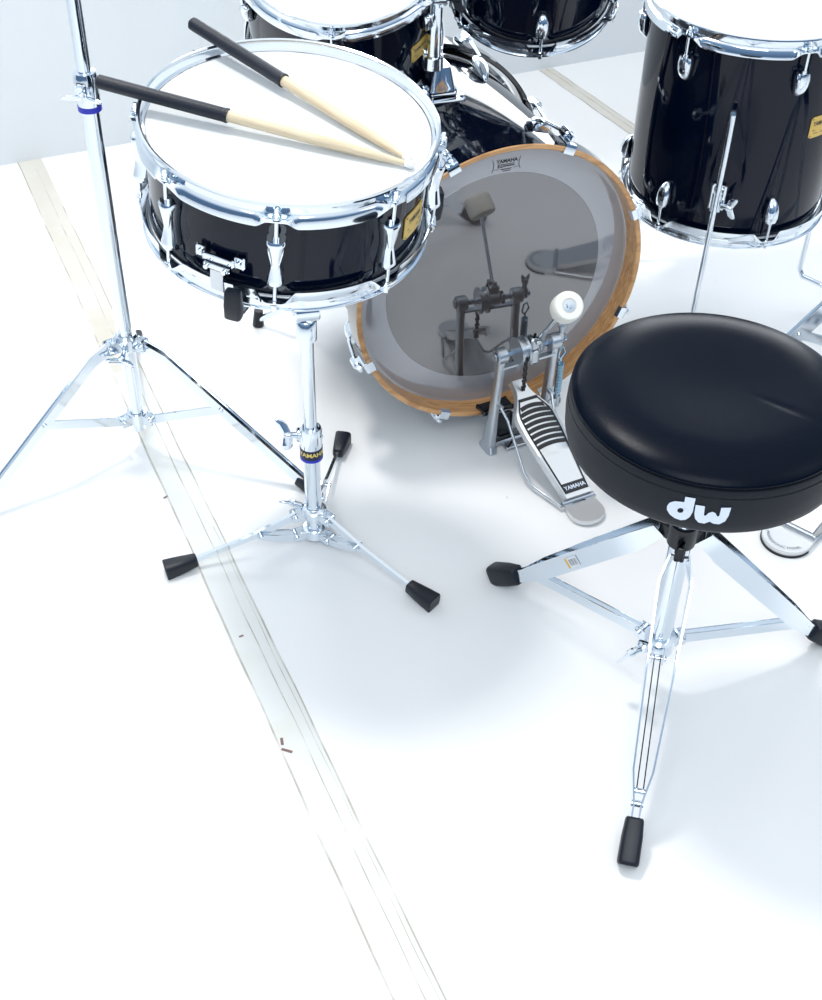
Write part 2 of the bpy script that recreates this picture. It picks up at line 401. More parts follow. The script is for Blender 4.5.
# ================================================================== SNARE DRUM
c0 = V((-.160, 1.5129, .719)); sn_n = V((.080, -.097, .992)).normalized()
SM = frame(c0-sn_n*.0150, sn_n)        # local origin at head plane centre
def make_snare():
    t = empty('snare_drum', None, 'black snare drum with white head carrying two drumsticks on a chrome stand', 'drum', mtx=SM)
    lugs = [rad(-135+45*k) for k in range(8)]
    zb = -.126
    shell(.1765, zb+.001, -.001, t)
    flange_hoop(.181, 0, False, lugs, t); flange_hoop(.181, zb, True, lugs, t)
    head(.1815, 0, False, t); head(.1815, zb, True, t, 'reso', 'resonant_head')
    b = MB()   # light fleshing ring under the batter rim
    for a in lugs:
        bowtie_lug(.1765, a, -.032, zb+.030, t)
        rod(.1900, a, .000, -.028, False, t); rod(.1900, a, zb, zb+.026, True, t)
    badge(.1770, rad(-24), -.070, .050, .036, t)
    # butt plate with strap
    a = rad(-112); m = rotz(a, (0,0,0)); z = -.082; R = .1765; b = MB()
    L = lambda x, y, zz: m @ V((R+x, y, zz))
    for s in (-1, 1):
        b.box((R+.0035, s*.026, z+.002), (.006, .013, .016), m, .0012)
        b.cyl(L(.006, s*.026, z+.002), L(.0085, s*.026, z+.002), .0032, 12)
    b.box((R+.009, 0, z+.001), (.007, .042, .010), m, .0015)
    b.box((R+.013, 0, z-.008), (.005, .034, .008), m, .001)
    for s in (-1, 1): b.cyl(L(.014, s*.012, z-.008), L(.019, s*.012, z-.008), .0030, 12)
    o = b.build('butt_plate', 'chrome', t)
    b = MB(); b.strip([L(.012, 0, z-.006), L(.0135, 0, z-.026), L(.012, 0, z-.043), L(.006, 0, zb-.003)], .017, .0008, up=m.to_3x3() @ V((0,1,0)))
    tag(b.build('snare_strap', 'nylon', t), 'white strap')
    # throw-off on the far side
    a = rad(68); m = rotz(a); b = MB()
    b.box((R+.006, 0, -.075), (.012, .026, .055), m, .002); b.box((R+.014, 0, -.060), (.008, .012, .050), m, .002)
    b.build('throw_off', 'chrome', t)
    # snare wires under the lower head
    b = MB()
    for k in range(20):
        y = (k-9.5)*.0021; d = V((math.cos(rad(68)), math.sin(rad(68)), 0)); q = V((-d.y, d.x, 0))
        b.cyl(d*-.135+q*y+V((0,0,zb-.0025)), d*.135+q*y+V((0,0,zb-.0025)), .0006, 6)
    b.build('snare_wires', 'chrome', t)
    return t
snare = make_snare()

# sticks
def stick(A, B, label):
    # A butt end, B tip, both in snare frame
    A, B = V(A), V(B); d = (B-A); L = d.length; q = d.to_track_quat('X', 'Z').to_matrix().to_4x4(); q.translation = A
    t = empty('drumstick', None, label, 'drumstick', mtx=SM @ q, group=None)
    r = .0070; Gl = .169
    mx = Matrix.Rotation(PI/2, 4, 'Y')
    b = MB(); b.lathe([(r, Gl-.004), (r, L*.72), (r*.93, L*.80), (r*.72, L*.90), (r*.45, L-.012), (r*.40, L-.009), (r*.40, L-.006)], 24, mx)
    b.build('shaft', 'stick', t)
    b = MB(); b.lathe([(.001, 0), (r*.8, .0008), (r*1.22, .004), (r*1.25, .010), (r*1.22, Gl-.004), (r*1.3, Gl-.003), (r*1.3, Gl), (r*.9, Gl)], 24, mx)
    tag(b.build('grip', 'grip', t), 'black wrapped grip')
    b = MB(); b.lathe([(.0026, L-.0125), (.0044, L-.011), (.0052, L-.006), (.0044, L-.0018), (.0022, L-.0002), (.0005, L)], 20, mx)
    tag(b.build('tip', 'nylon', t), 'white nylon tip')
    return t
hz = .0152+.0078
def stick_pts(ex, ey, tx, ty):
    # intersect the line with rim r=.1835 then slope down to the tip
    E, T = V((ex, ey)), V((tx, ty)); D = T-E
    a = D.dot(D); bb = 2*E.dot(D); cc = E.dot(E)-.1835**2
    u = (-bb-math.sqrt(max(bb*bb-4*a*cc, 0)))/(2*a)
    zt = .0068; slope = (hz-zt)/(1-u)
    return (ex, ey, hz+slope*u+.0008), (tx, ty, zt)
s1 = stick(*stick_pts(-.2390, .0172, .1550, -.0700), 'drumstick reaching furthest left over the snare rim, black grip, nearer the viewer')
s2 = stick(*stick_pts(-.1450, .1800, .1510, -.0610), 'drumstick pointing back toward the wall, black grip, further up the snare head')

# ================================================================== SNARE STAND
def leg_foot(b, p, d, L=.045, w=.011, h=.011, even=False):
    """rubber block around leg end p pointing along d"""
    d = V(d).normalized(); side = d.cross(V((0,0,1))).normalized(); up = side.cross(d)
    m = Matrix((side, up, d)).transposed().to_4x4(); m.translation = V(p)
    if even:
        b.loft([(-L*.5, w*.72, h*.70), (-L*.46, w*.84, h*.86), (-L*.1, w*.97, h*1.0), (L*.40, w*1.0, h*1.04), (L*.47, w*.97, h*1.0), (L*.5, w*.88, h*.90)], 24, 4.5, m); return
    b.loft([(-L*.48, w*.62, h*.62), (-L*.45, w*.72, h*.72), (L*.1, w*.98, h*.98, 0, -h*.05), (L*.47, w*1.12, h*1.12, 0, -h*.08), (L*.5, w*1.02, h*1.0, 0, -h*.08)], 20, 4.5, m)
def make_snare_stand():
    P = V((-.1515, 1.5137, 0)); 
    t = empty('snare_stand', P, 'low chrome snare stand with flat legs and black rubber feet under the snare drum', 'stand')
    top = .435
    b = MB(); b.cyl((0,0,.010), (0,0,.215), .0128, 28); b.build('lower_tube', 'chrome', t)
    b = MB(); b.cyl((0,0,.21), (0,0,top-.03), .0095, 24); b.build('upper_tube', 'chrome', t)
    b = MB(); b.lathe([(.0125, .190), (.0165, .192), (.0170, .222), (.0155, .2265), (.0105, .2270)], 32)
    b.box((-.016, 0, .212), (.012, .014, .020), None, .002)
    b.cyl((.0165, -.006, .214), (.0185, -.0066, .214), .0025, 10)
    col = b.build('height_collar', 'chrome', t)
    b = MB(); wing(b, (-.020, -.004, .214), (-1, -.3, .25), (-.25, .3, 1), .040); b.build('wing_bolt', 'chrome', col)
    b = MB(); b.lathe([(.0128, .174), (.0172, .175), (.0172, .191), (.0128, .192)], 32)
    lb = b.build('label_band', 'darkblue', col)
    f = cylmap(.0172, rad(-82), .1848, off=.0004)
    text_mesh('YAMAHA', .0105, f, bold=.0003).build('lettering', 'goldtext', lb, fix=False)
    b = MB(); b.lathe([(.0128, .1690), (.0175, .1700), (.0175, .1745), (.0128, .1750)], 32)
    tag(b.build('memory_ring', 'blue', t), 'blue nylon ring')
    # hub
    b = MB(); b.lathe([(.0130, .052), (.019, .053), (.020, .064), (.016, .068), (.0130, .0685)], 28)
    b2 = MB(); b2.lathe([(.0130, .008), (.018, .009), (.018, .024), (.0130, .025)], 28)
    azs = [rad(202.3), rad(322.3), rad(82.3)]
    for a in azs:
        m = rotz(a)
        for s in (-1, 1):
            b.box((.026, s*.0075, .058), (.022, .003, .016), m, .001)
            b2.box((.026, s*.0075, .017), (.020, .003, .014), m, .001)
        b.cyl(m @ V((.031, -.011, .058)), m @ V((.031, .011, .058)), .0034, 12)
        b2.cyl(m @ V((.031, -.011, .017)), m @ V((.031, .011, .017)), .0034, 12)
    b.build('hub', 'chrome', t); b2.build('base_ring', 'chrome', t)
    b = MB(); wing(b, (-.020, .004, .066), (-1, .25, .1), (-.4, -.4, .3), .022); b.build('wing_bolt', 'chrome', t)
    # low folding legs
    for i, a in enumerate(azs):
        m = rotz(a); R = .220
        b = MB()
        b.strip([m @ V((.028, 0, .058)), m @ V((.085, 0, .040)), m @ V((.100, 0, .036)), m @ V((R-.02, 0, .0155))], .012, .0055, ws=[.013, .013, .010, .009])
        lg = b.build('leg', 'chrome', t)
        b = MB()
        for s in (-1, 1): b.strip([m @ V((.030, s*.0065, .017)), m @ V((.060, s*.0065, .024)), m @ V((.092, s*.0065, .037))], .012, .0018, ws=[.011, .013, .010])
        b.cyl(m @ V((.088, -.010, .036)), m @ V((.088, .010, .036)), .0036, 12)
        b.build('link', 'chrome', lg)
        b = MB(); leg_foot(b, m @ V((R-.004, 0, .0142)), m.to_3x3() @ V((1, 0, -.10)), .052, .0125, .0125)
        b.build('rubber_foot', 'rubber', lg)
    # tilter
    b = MB(); b.lathe([(.0098, top-.050), (.0145, top-.049), (.0150, top-.020), (.0120, top-.016)], 28)
    b.cyl((-.016, -.004, top), (.018, .004, top), .0170, 28, bev=.002)
    b.cyl((-.019, -.0045, top), (-.015, -.0035, top), .0075, 20)
    b.box((0, 0, top-.014), (.020, .020, .022), None, .003)
    b.box((0, .004, top+.016), (.018, .020, .020), None, .003)
    b.build('tilter', 'chrome', t)
    # basket arms in the tilted frame of the drum
    Bm = Matrix.Translation(-P) @ SM
    SB = -.126; hubz = SB-.075
    b = MB(); b.cyl(Bm @ V((0,0,hubz-.012)), Bm @ V((0,0,hubz+.022)), .015, 28, bev=.002)
    b.cyl(V((0, .004, top+.01)), Bm @ V((0,0,hubz)), .009, 16)
    hb = b.build('basket_hub', 'chrome', t)
    for a in (rad(-104), rad(14), rad(134)):
        m = Bm @ rotz(a); b = MB()
        Q = [m @ V(p) for p in ((.010, 0, hubz+.006), (.060, 0, hubz+.012), (.130, 0, SB-.034), (.178, 0, SB-.0290), (.196, 0, SB-.023), (.202, 0, SB-.010))]
        b.strip(Q, .015, .005, up=(m.to_3x3() @ V((0,1,0))), ws=[.016, .022, .018, .013, .011, .010])
        ar = b.build('basket_arm', 'chrome', t)
        b = MB(); b.loft([(SB-.023, .0065, .009, .2005, 0), (SB-.021, .008, .0105, .2005, 0), (SB-.002, .0082, .011, .2020, 0), (SB+.018, .0060, .0100, .2030, 0), (SB+.0205, .005, .0085, .2030, 0)], 20, 5, m)
        b.build('rubber_tip', 'rubber', ar)
    return t
make_snare_stand()

# ================================================================== TRIPOD STANDS
def tripod(t, r_tube, collar_z, hub_z, azs, R, legw=.0105, legd=.012, foot_len=.038, brace_u=.60, hubz_top=None, splay=1., bw=.0105):
    b = MB()
    b.lathe([(r_tube, collar_z-.014), (r_tube+.005, collar_z-.013), (r_tube+.006, collar_z+.010), (r_tube+.003, collar_z+.014), (r_tube, collar_z+.0145)], 28)
    for a in azs:
        m = rotz(a)
        for s in (-1, 1): b.box((r_tube+.012, s*.0085, collar_z), (.022, .0025, .020), m, .0008)
        b.cyl(m @ V((r_tube+.017, -.012, collar_z)), m @ V((r_tube+.017, .012, collar_z)), .004, 12)
    b.build('leg_collar', 'chrome', t)
    b = MB(); b.lathe([(r_tube-.001, hub_z-.012), (r_tube+.004, hub_z-.011), (r_tube+.004, hub_z+.010), (r_tube-.001, hub_z+.011)], 28)
    for a in azs:
        m = rotz(a)
        for s in (-1, 1): b.box((r_tube+.010, s*.0075, hub_z), (.018, .0022, .016), m, .0008)
        b.cyl(m @ V((r_tube+.014, -.010, hub_z)), m @ V((r_tube+.014, .010, hub_z)), .0038, 12)
    b.build('brace_hub', 'chrome', t)
    for a in azs:
        m = rotz(a); b = MB()
        A = V((r_tube+.016, 0, collar_z)); F = V((R-.012, 0, .014)); K = A.lerp(F, .10)+V((.010*splay, 0, .006*splay))
        pts = [A, K, K.lerp(F, .5), F]
        # U-channel leg: two flat sides and a back
        for s in (-1, 1): b.strip([m @ (p+V((0, s*(legw*.42), 0))) for p in pts], legd, .0016)
        b.strip([m @ (p+V((0, 0, legd*.45))) for p in pts], .0016, legw*.84)
        lg = b.build('leg', 'chrome', t)
        d = (F-A).normalized()
        b = MB(); leg_foot(b, m @ (F+d*.002), m.to_3x3() @ V((d.x, 0, d.z*.5)), foot_len, .0115, .0125); b.build('rubber_foot', 'rubber', lg)
        J = K.lerp(F, brace_u); H0 = V((r_tube+.014, 0, hub_z)); b = MB()
        b.strip([m @ (H0+V((0, 0, 0))), m @ (J+V((0, 0, -.001)))], bw, .0045)
        b.cyl(m @ V((J.x, -legw*.75, J.z)), m @ V((J.x, legw*.75, J.z)), .0042, 12)
        b.build('brace', 'chrome', t)
P = V((-.4625, 1.725, 0))
t = empty('cymbal_stand', P, 'tall straight chrome cymbal stand standing left of the snare drum', 'stand')
b = MB(); b.cyl((0,0,.045), (0,0,.660), .0127, 32); b.build('lower_tube', 'chrome', t)
b = MB(); b.cyl((0,0,.64), (0,0,1.15), .0098, 28); b.build('upper_tube', 'chrome', t)
b = MB(); b.lathe([(.0128, .628), (.0168, .630), (.0172, .664), (.0150, .672), (.0102, .673)], 32); b.box((-.004, -.017, .652), (.016, .010, .020), None, .002)
b.lathe([(.0130, .6245), (.0160, .625), (.0160, .6300), (.0130, .6305)], 32)
c = b.build('height_collar', 'chrome', t)
b = MB(); wing(b, (0, -.020, .648), (0, -1, .1), (1, 0, -.12), .044); b.build('wing_bolt', 'chrome', c)
b = MB(); b.lathe([(.0128, .6165), (.0168, .6170), (.0168, .6245), (.0128, .6250)], 32); tag(b.build('memory_ring', 'blue', t), 'blue nylon ring')
tripod(t, .0128, .222, .070, [rad(-18.5), rad(101.5), rad(220)], .316, brace_u=.40, legw=.0115, legd=.0165, bw=.0150)
b = MB(); wing(b, (-.004, -.018, .205), (0, -1, .1), (1, 0, -.22), .036); b.build('wing_bolt', 'chrome', t)
# cymbal seat above the frame
b = MB(); b.cyl((0,0,1.15), (0,0,1.21), .004, 14); b.lathe([(.004, 1.15), (.018, 1.152), (.018, 1.156), (.004, 1.158)], 20); b.build('cymbal_rod', 'chrome', t)

P = V((.852, 1.868, 0))
t = empty('cymbal_stand', P, 'chrome tripod stand at the right edge behind the stool, only one leg showing', 'stand')
b = MB(); b.cyl((0,0,.06), (0,0,.80), .0127, 28); b.build('lower_tube', 'chrome', t)
b = MB(); b.cyl((0,0,.79), (0,0,1.2), .0095, 24); b.build('upper_tube', 'chrome', t)
b = MB(); b.lathe([(.0128, .77), (.0172, .772), (.0172, .812), (.010, .815)], 28); b.build('height_collar', 'chrome', t)
tripod(t, .0128, .400, .118, [rad(176), rad(296), rad(56)], .300, brace_u=.58, legw=.014, legd=.024, bw=.017)

# ================================================================== FLOOR TOM
def make_floor_tom():
    C = V((.562, 2.206, 0)); zt, zb = .602, .2550
    t = empty('floor_tom', C, 'large black standing drum on three chrome rod legs behind the stool', 'drum')
    lugs = [rad(-135.5+60*k) for k in range(6)]; R = .1765
    shell(R, zb+.001, zt-.001, t)
    flange_hoop(.1800, zt, False, lugs, t); flange_hoop(.1800, zb, True, lugs, t)
    head(.1805, zt, False, t); head(.1805, zb, True, t, 'reso', 'resonant_head')
    for a in lugs:
        bullet_lug(R, a, zt-.038, 1, t, 1.15); bullet_lug(R, a, zb+.038, -1, t, 1.15)
        rod(.1892, a, zt, zt-.040, False, t); rod(.1892, a, zb, zb+.040, True, t)
    badge(R+.0004, rad(-54), .456, .044, .038, t)
    for k, a in enumerate((rad(-106), rad(8), rad(128))):
        m = rotz(a); b = MB()
        b.box((R+.004, 0, .335), (.008, .026, .048), m, .002)
        b.box((R+.014, 0, .333), (.018, .017, .040), m, .003)
        br = b.build('leg_bracket', 'chrome', t)
        b = MB(); wing(b, m @ V((R+.014, .010, .325)), m.to_3x3() @ V((.4, 1, .1)), m.to_3x3() @ V((.2, 0, 1)), .034); b.build('wing_bolt', 'chrome', br)
        b = MB()
        if k == 0:
            pts = [(R+.0175, -.0, .492), (R+.0175, 0, .42), (R+.0175, -.001, .30), (R+.026, -.002, .16), (R+.030, -.002, .075), (R+.042, -.002, .060), (R+.062, -.002, .052), (R+.070, -.002, .040), (R+.071, -.002, .012)]
        else:
            pts = [(R+.0165, 0, .42), (R+.0165, 0, .30), (R+.014, 0, .15), (R+.014, 0, .072), (R+.019, 0, .060), (R+.050, 0, .050), (R+.062, 0, .046), (R+.068, 0, .036), (R+.069, 0, .012)]
        if k == 1: pts = [(x, y-.055*sstep((.072-z)/.06)*1.3, z) for x, y, z in pts]
        b.tube([m @ V(p) for p in pts], .0052, 14)
        p = pts[0]; b.lathe([(.0052, 0), (.0036, .006)], 14, Matrix.Translation(m @ V(p)))
        lg = b.build('leg', 'chrome', t)
        e = pts[-1]; b = MB(); b.lathe([(.010, 0.0), (.013, .002), (.0125, .018), (.009, .030), (.006, .034)], 20, Matrix.Translation(m @ V((e[0], e[1], 0))))
        b.build('rubber_foot', 'rubber', lg)
    return t
make_floor_tom()

# ================================================================== RACK TOMS
def make_tom(name, c, n, Rs, depth, lug0, nl, label, badge_a=None, use_bottom=False):
    Rh = Rs+.0035
    Mx = frame(c, n)
    t = empty(name, None, label, 'drum', mtx=Mx)
    lugs = [rad(lug0+360/nl*k) for k in range(nl)]
    zb = -depth
    shell(Rs, zb+.001, -.001, t)
    flange_hoop(Rh, 0, False, lugs, t, 240); flange_hoop(Rh, zb, True, lugs, t, 240)
    head(Rh+.0005, 0, False, t); head(Rh+.0005, zb, True, t, 'reso', 'resonant_head')
    for a in lugs:
        bullet_lug(Rs, a, -.034, 1, t); bullet_lug(Rs, a, zb+.034, -1, t)
        rod(Rh+.0092, a, 0, -.034, False, t); rod(Rh+.0092, a, zb, zb+.034, True, t)
    if badge_a is not None: badge(Rs+.0004, rad(badge_a), zb/2-.012, .040, .034, t)
    return t, Mx
T1c, T1n = V((-.128, 2.035, .732)), V((.0, -.450, 1)).normalized()
tom1, TM1 = make_tom('rack_tom', T1c, T1n, .1525, .185, -92, 6, 'black mounted drum with white head directly behind the snare drum', -36)
n2 = V((-.029, -.454, 1)).normalized()
T2b = V((.176, 2.147, .634))+n2*.0145
tom2, TM2 = make_tom('rack_tom', T2b+n2*.178, n2, .1275, .178, -86, 6, 'black mounted drum with no head in view, hanging right of the tom posts')

# ================================================================== BASS DRUM
bc = V((.1370, 1.7930, .2945)); bt, baz = .010, -1.18
bn = V((math.cos(baz)*math.cos(bt), math.sin(baz)*math.cos(bt), math.sin(bt)))
br_ = V((0,0,1)).cross(bn).normalized(); bu = bn.cross(br_)
BM = Matrix((br_, bu, bn)).transposed().to_4x4(); BM.translation = bc   # x right, y up, z toward the player
def make_bass():
    t = empty('bass_drum', None, 'bass drum with amber wooden hoop and smoky see-through head facing the pedal', 'drum', mtx=BM)
    D = .42; R = .2270
    # shell between hoops
    b = MB(); b.lathe([(R, -D+.018), (R, -.036), (R-.002, -.033), (R-.008, -.035), (R-.008, -D+.026), (R-.002, -D+.020)], 160, loop=True)
    b.build('shell', 'lacquer_gloss', t)
    for z0, z1, lo, nm in ((-.040, .004, .2265, 'batter_hoop'), (-D-.006, -D+.034, .2265, 'front_hoop')):
        b = MB(); b.lathe([(.2385, z0), (.2470, z0), (.2485, z0+.0015), (.2485, z1-.0015), (.2470, z1), (.2415, z1), (.2398, z1-.0015), (.2390, z1-.012), (.2385, z1-.034)], 160, loop=True)
        b.bm.normal_update()
        for f_ in b.bm.faces:
            c_ = f_.calc_center_median(); f_.material_index = 1 if nm == 'front_hoop' or math.hypot(c_.x, c_.y) > .2483 else 0
        b.build(nm, ['hoopwood', 'lacquer_gloss'], t)
    # chrome-edged counter head collar
    # batter head: outer milky ring and inner darker disc
    b = MB(); b.lathe([(.0005, -.030), (.1870, -.030), (.1875, -.0305), (.1870, -.032), (.0005, -.032)], 128); hd = b.build('batter_head', 'film', t)
    b = MB(); b.lathe([(.1873, -.030), (.2310, -.030), (.2360, -.0310), (.2388, -.0300), (.2388, -.034), (.1873, -.032)], 128, loop=True)
    tag(b.build('damping_ring', 'film_ring', hd), 'paler ring around the head edge')
    b = MB(); b.lathe([(.0005, -D-.002), (.2300, -D-.002), (.2335, -D+.002), (.0005, -D+.001)], 96); b.build('front_head', 'film', t)
    # printed maker's mark at the top of the head
    f = lambda x, y: V((x*.86+.0065, y*.86+.2010, -.0296))
    mb = text_mesh('YAMAHA', .0100, lambda x, y: f(x+.002, y+.0075), bold=.0003, sx=1.)
    text_mesh('EZ', .0090, lambda x, y: f(x-.011, y-.0015), mb=mb, bold=.0002)
    for (x0, x1, y0, y1) in ((-.006, .017, -.0030, -.0010), (-.006, .017, .0006, .0018), (-.010, .012, -.0085, -.0070), (-.006, .010, -.0120, -.0106)):
        mb.face([mb.bm.verts.new(f(x, y)) for x, y in ((x0, y0), (x1, y0), (x1, y1), (x0, y1))])
    for s in (-1, 1):
        pts = [(.0265, .0125), (.0275, .0125), (.0250, .0040), (.0250, -.0020), (.0280, -.0110), (.0268, -.0110), (.0238, -.0020), (.0238, .0040)]
        mb.face([mb.bm.verts.new(f(s*x+.001, y)) for x, y in pts])
    for y0 in (.0040,):
        for s in (-1, 1):
            mb.face([mb.bm.verts.new(f(x+.001, y)) for x, y in ((s*.0245, y0-.010), (s*.014, y0-.0108), (s*.014, y0-.0116), (s*.0245, y0-.0108))])
    mb.build('head_print', 'ink', t, fix=False)
    # claws, rods, lugs
    for k in range(8):
        a = rad(22.5+45*k); m = rotz(a)
        for side in (0, 1):
            if side: mm = m @ Matrix.Translation((0, 0, -D)) @ Matrix.Scale(-1, 4, (0,0,1))
            else: mm = m
            # claw hook over the wooden hoop
            b = MB()
            b.strip([mm @ V(p) for p in ((.2395, 0, .0058), (.2500, 0, .0058), (.2530, 0, .0045), (.2535, 0, -.002), (.2535, 0, -.022))], .019, .0030, up=mm.to_3x3() @ V((0,1,0)))
            b.strip([mm @ V(p) for p in ((.2400, 0, .0065), (.2385, 0, -.001))], .019, .0026, up=mm.to_3x3() @ V((0,1,0)))
            b.cyl(mm @ V((.2615, 0, -.032)), mm @ V((.2615, 0, -.012)), .0075, 18, bev=.001)
            b.box((.2560, 0, -.018), (.008, .016, .012), mm, .001)
            b.cyl(mm @ V((.2615, 0, -.012)), mm @ V((.2615, 0, -.004)), .0050, 14)
            b.box((.2615, 0, -.001), (.0055, .0055, .007), mm)
            cl = b.build('claw', 'chrome', t)
            b = MB(); b.cyl(mm @ V((.2615, 0, -.024)), mm @ V((.2520, 0, -.082)), .0032, 12); b.build('tension_rod', 'chrome', cl)
            b = MB(); secs = []
            for u, w, d in ((0, .009, .010), (.04, .0115, .0135), (.3, .0125, .014), (.6, .011, .012), (.85, .007, .007), (1, .003, .002)):
                secs.append((-.076-u*.052, d, w, R+.001+d*.8, 0))
            b.loft(secs, 20, 2.6, mm); b.build('lug', 'chrome', t, 50)
    # tom mount plate and double post block on top of the shell
    zc = -.245; b = MB()
    for (w, l, h0, h1) in ((.066, .082, R-.003, R+.006), (.046, .060, R+.004, R+.013)):
        b.box((-.018, (h0+h1)/2-.0006, zc), (w, h1-h0, l), None, .002)
    b.loft([(R+.012, .023, .027), (R+.016, .022, .026), (R+.046, .0155, .022), (R+.050, .0145, .021)], 20, 5, Matrix(((1,0,0,-.018),(0,0,1,0),(0,-1,0,zc),(0,0,0,1))))
    for sx in (-1, 1):
        for sz in (-1, 1): b.cyl((sx*.027-.018, R+.004, zc+sz*.035), (sx*.027-.018, R+.009, zc+sz*.035), .0035, 12)
    b.build('tom_mount', 'chrome', t)
    # spurs at the front
    for s in (-1, 1):
        b = MB(); a = rad(-90+s*52); m = rotz(a)
        b.box((R+.008, 0, -D+.105), (.016, .030, .045), m, .003)
        sp = b.build('spur_bracket', 'chrome', t)
        p0 = m @ V((R+.014, 0, -D+.10)); w0 = BM @ p0; w1 = w0+(V((br_.x, br_.y, 0))*s*.10-V((bn.x, bn.y, 0))*.13); w1.z = .012
        inv = BM.inverted(); b = MB(); b.cyl(inv @ w0, inv @ w1, .0062, 16); b.build('spur', 'chrome', t)
        b = MB(); b.cyl(inv @ (w1+V((0,0,.022))+(w0-w1).normalized()*.004), inv @ (w1-V((0,0,.010))), .0085, 16, .011); b.build('rubber_foot', 'rubber', sp)
    return t
bass = make_bass()

# tom holder posts: hang from the mount, each holds a tom
def tom_arm(base_l, Mx, Rs, ang, zl, label, group=None):
    base = BM @ V(base_l); t = empty('tom_arm', base, label, 'drum mount')
    inv = Matrix.Translation(-base)
    upv = V((0,0,1)); tgt_shell = Mx @ pol(Rs+.002, ang, zl); tgt_out = Mx @ pol(Rs+.040, ang, zl)
    top = V((base.x, base.y, tgt_out.z))
    b = MB(); b.cyl((0,0,0), (0,0,top.z-base.z+.012), .0112, 28); b.build('post', 'chrome', t)
    b = MB(); b.lathe([(.0112, .0), (.0155, .001), (.0155, .020), (.0112, .021)], 28); b.build('memory_clamp', 'chrome', t)
    b = MB(); h = top.z-base.z
    b.box((0,0,h), (.026, .026, .034), None, .004); b.cyl((-.018,0,h), (.018,0,h), .014, 24, bev=.002)
    kn = b.build('ball_joint', 'chrome', t)
    b = MB(); wing(b, (.018, -.006, h), (1, -.3, 0), (0, .2, 1), .030); b.build('wing_bolt', 'rubber', kn)
    b = MB(); b.cyl(inv @ top, inv @ (tgt_shell), .0062, 6); b.build('hex_rod', 'chrome', t)
    b = MB(); n = (Mx.to_3x3() @ pol(1, ang)).normalized(); zz = (Mx.to_3x3() @ V((0,0,1))).normalized(); q = zz.cross(n)
    m = Matrix((n, q, zz)).transposed().to_4x4(); m.translation = inv @ (tgt_shell+n*.0005)
    b.box((.004, 0, 0), (.006, .042, .056), m, .002); b.box((.017, 0, 0), (.024, .022, .030), m, .004)
    bk = b.build('tom_bracket', 'chrome', t)
    b = MB(); wing(b, m @ V((.018, -.012, 0)), m.to_3x3() @ V((0, -1, 0)), m.to_3x3() @ V((.3, 0, 1)), .028); b.build('wing_bolt', 'chrome', bk)
    return t
tom_arm((-.030, .2735, -.236), TM1, .1525, rad(2), -.060, 'chrome post rising from the bass drum to the drum behind the snare')
tom_arm((-.020, .2735, -.264), TM2, .1275, rad(172), -.035, 'second chrome post on the bass drum reaching to the right mounted drum')

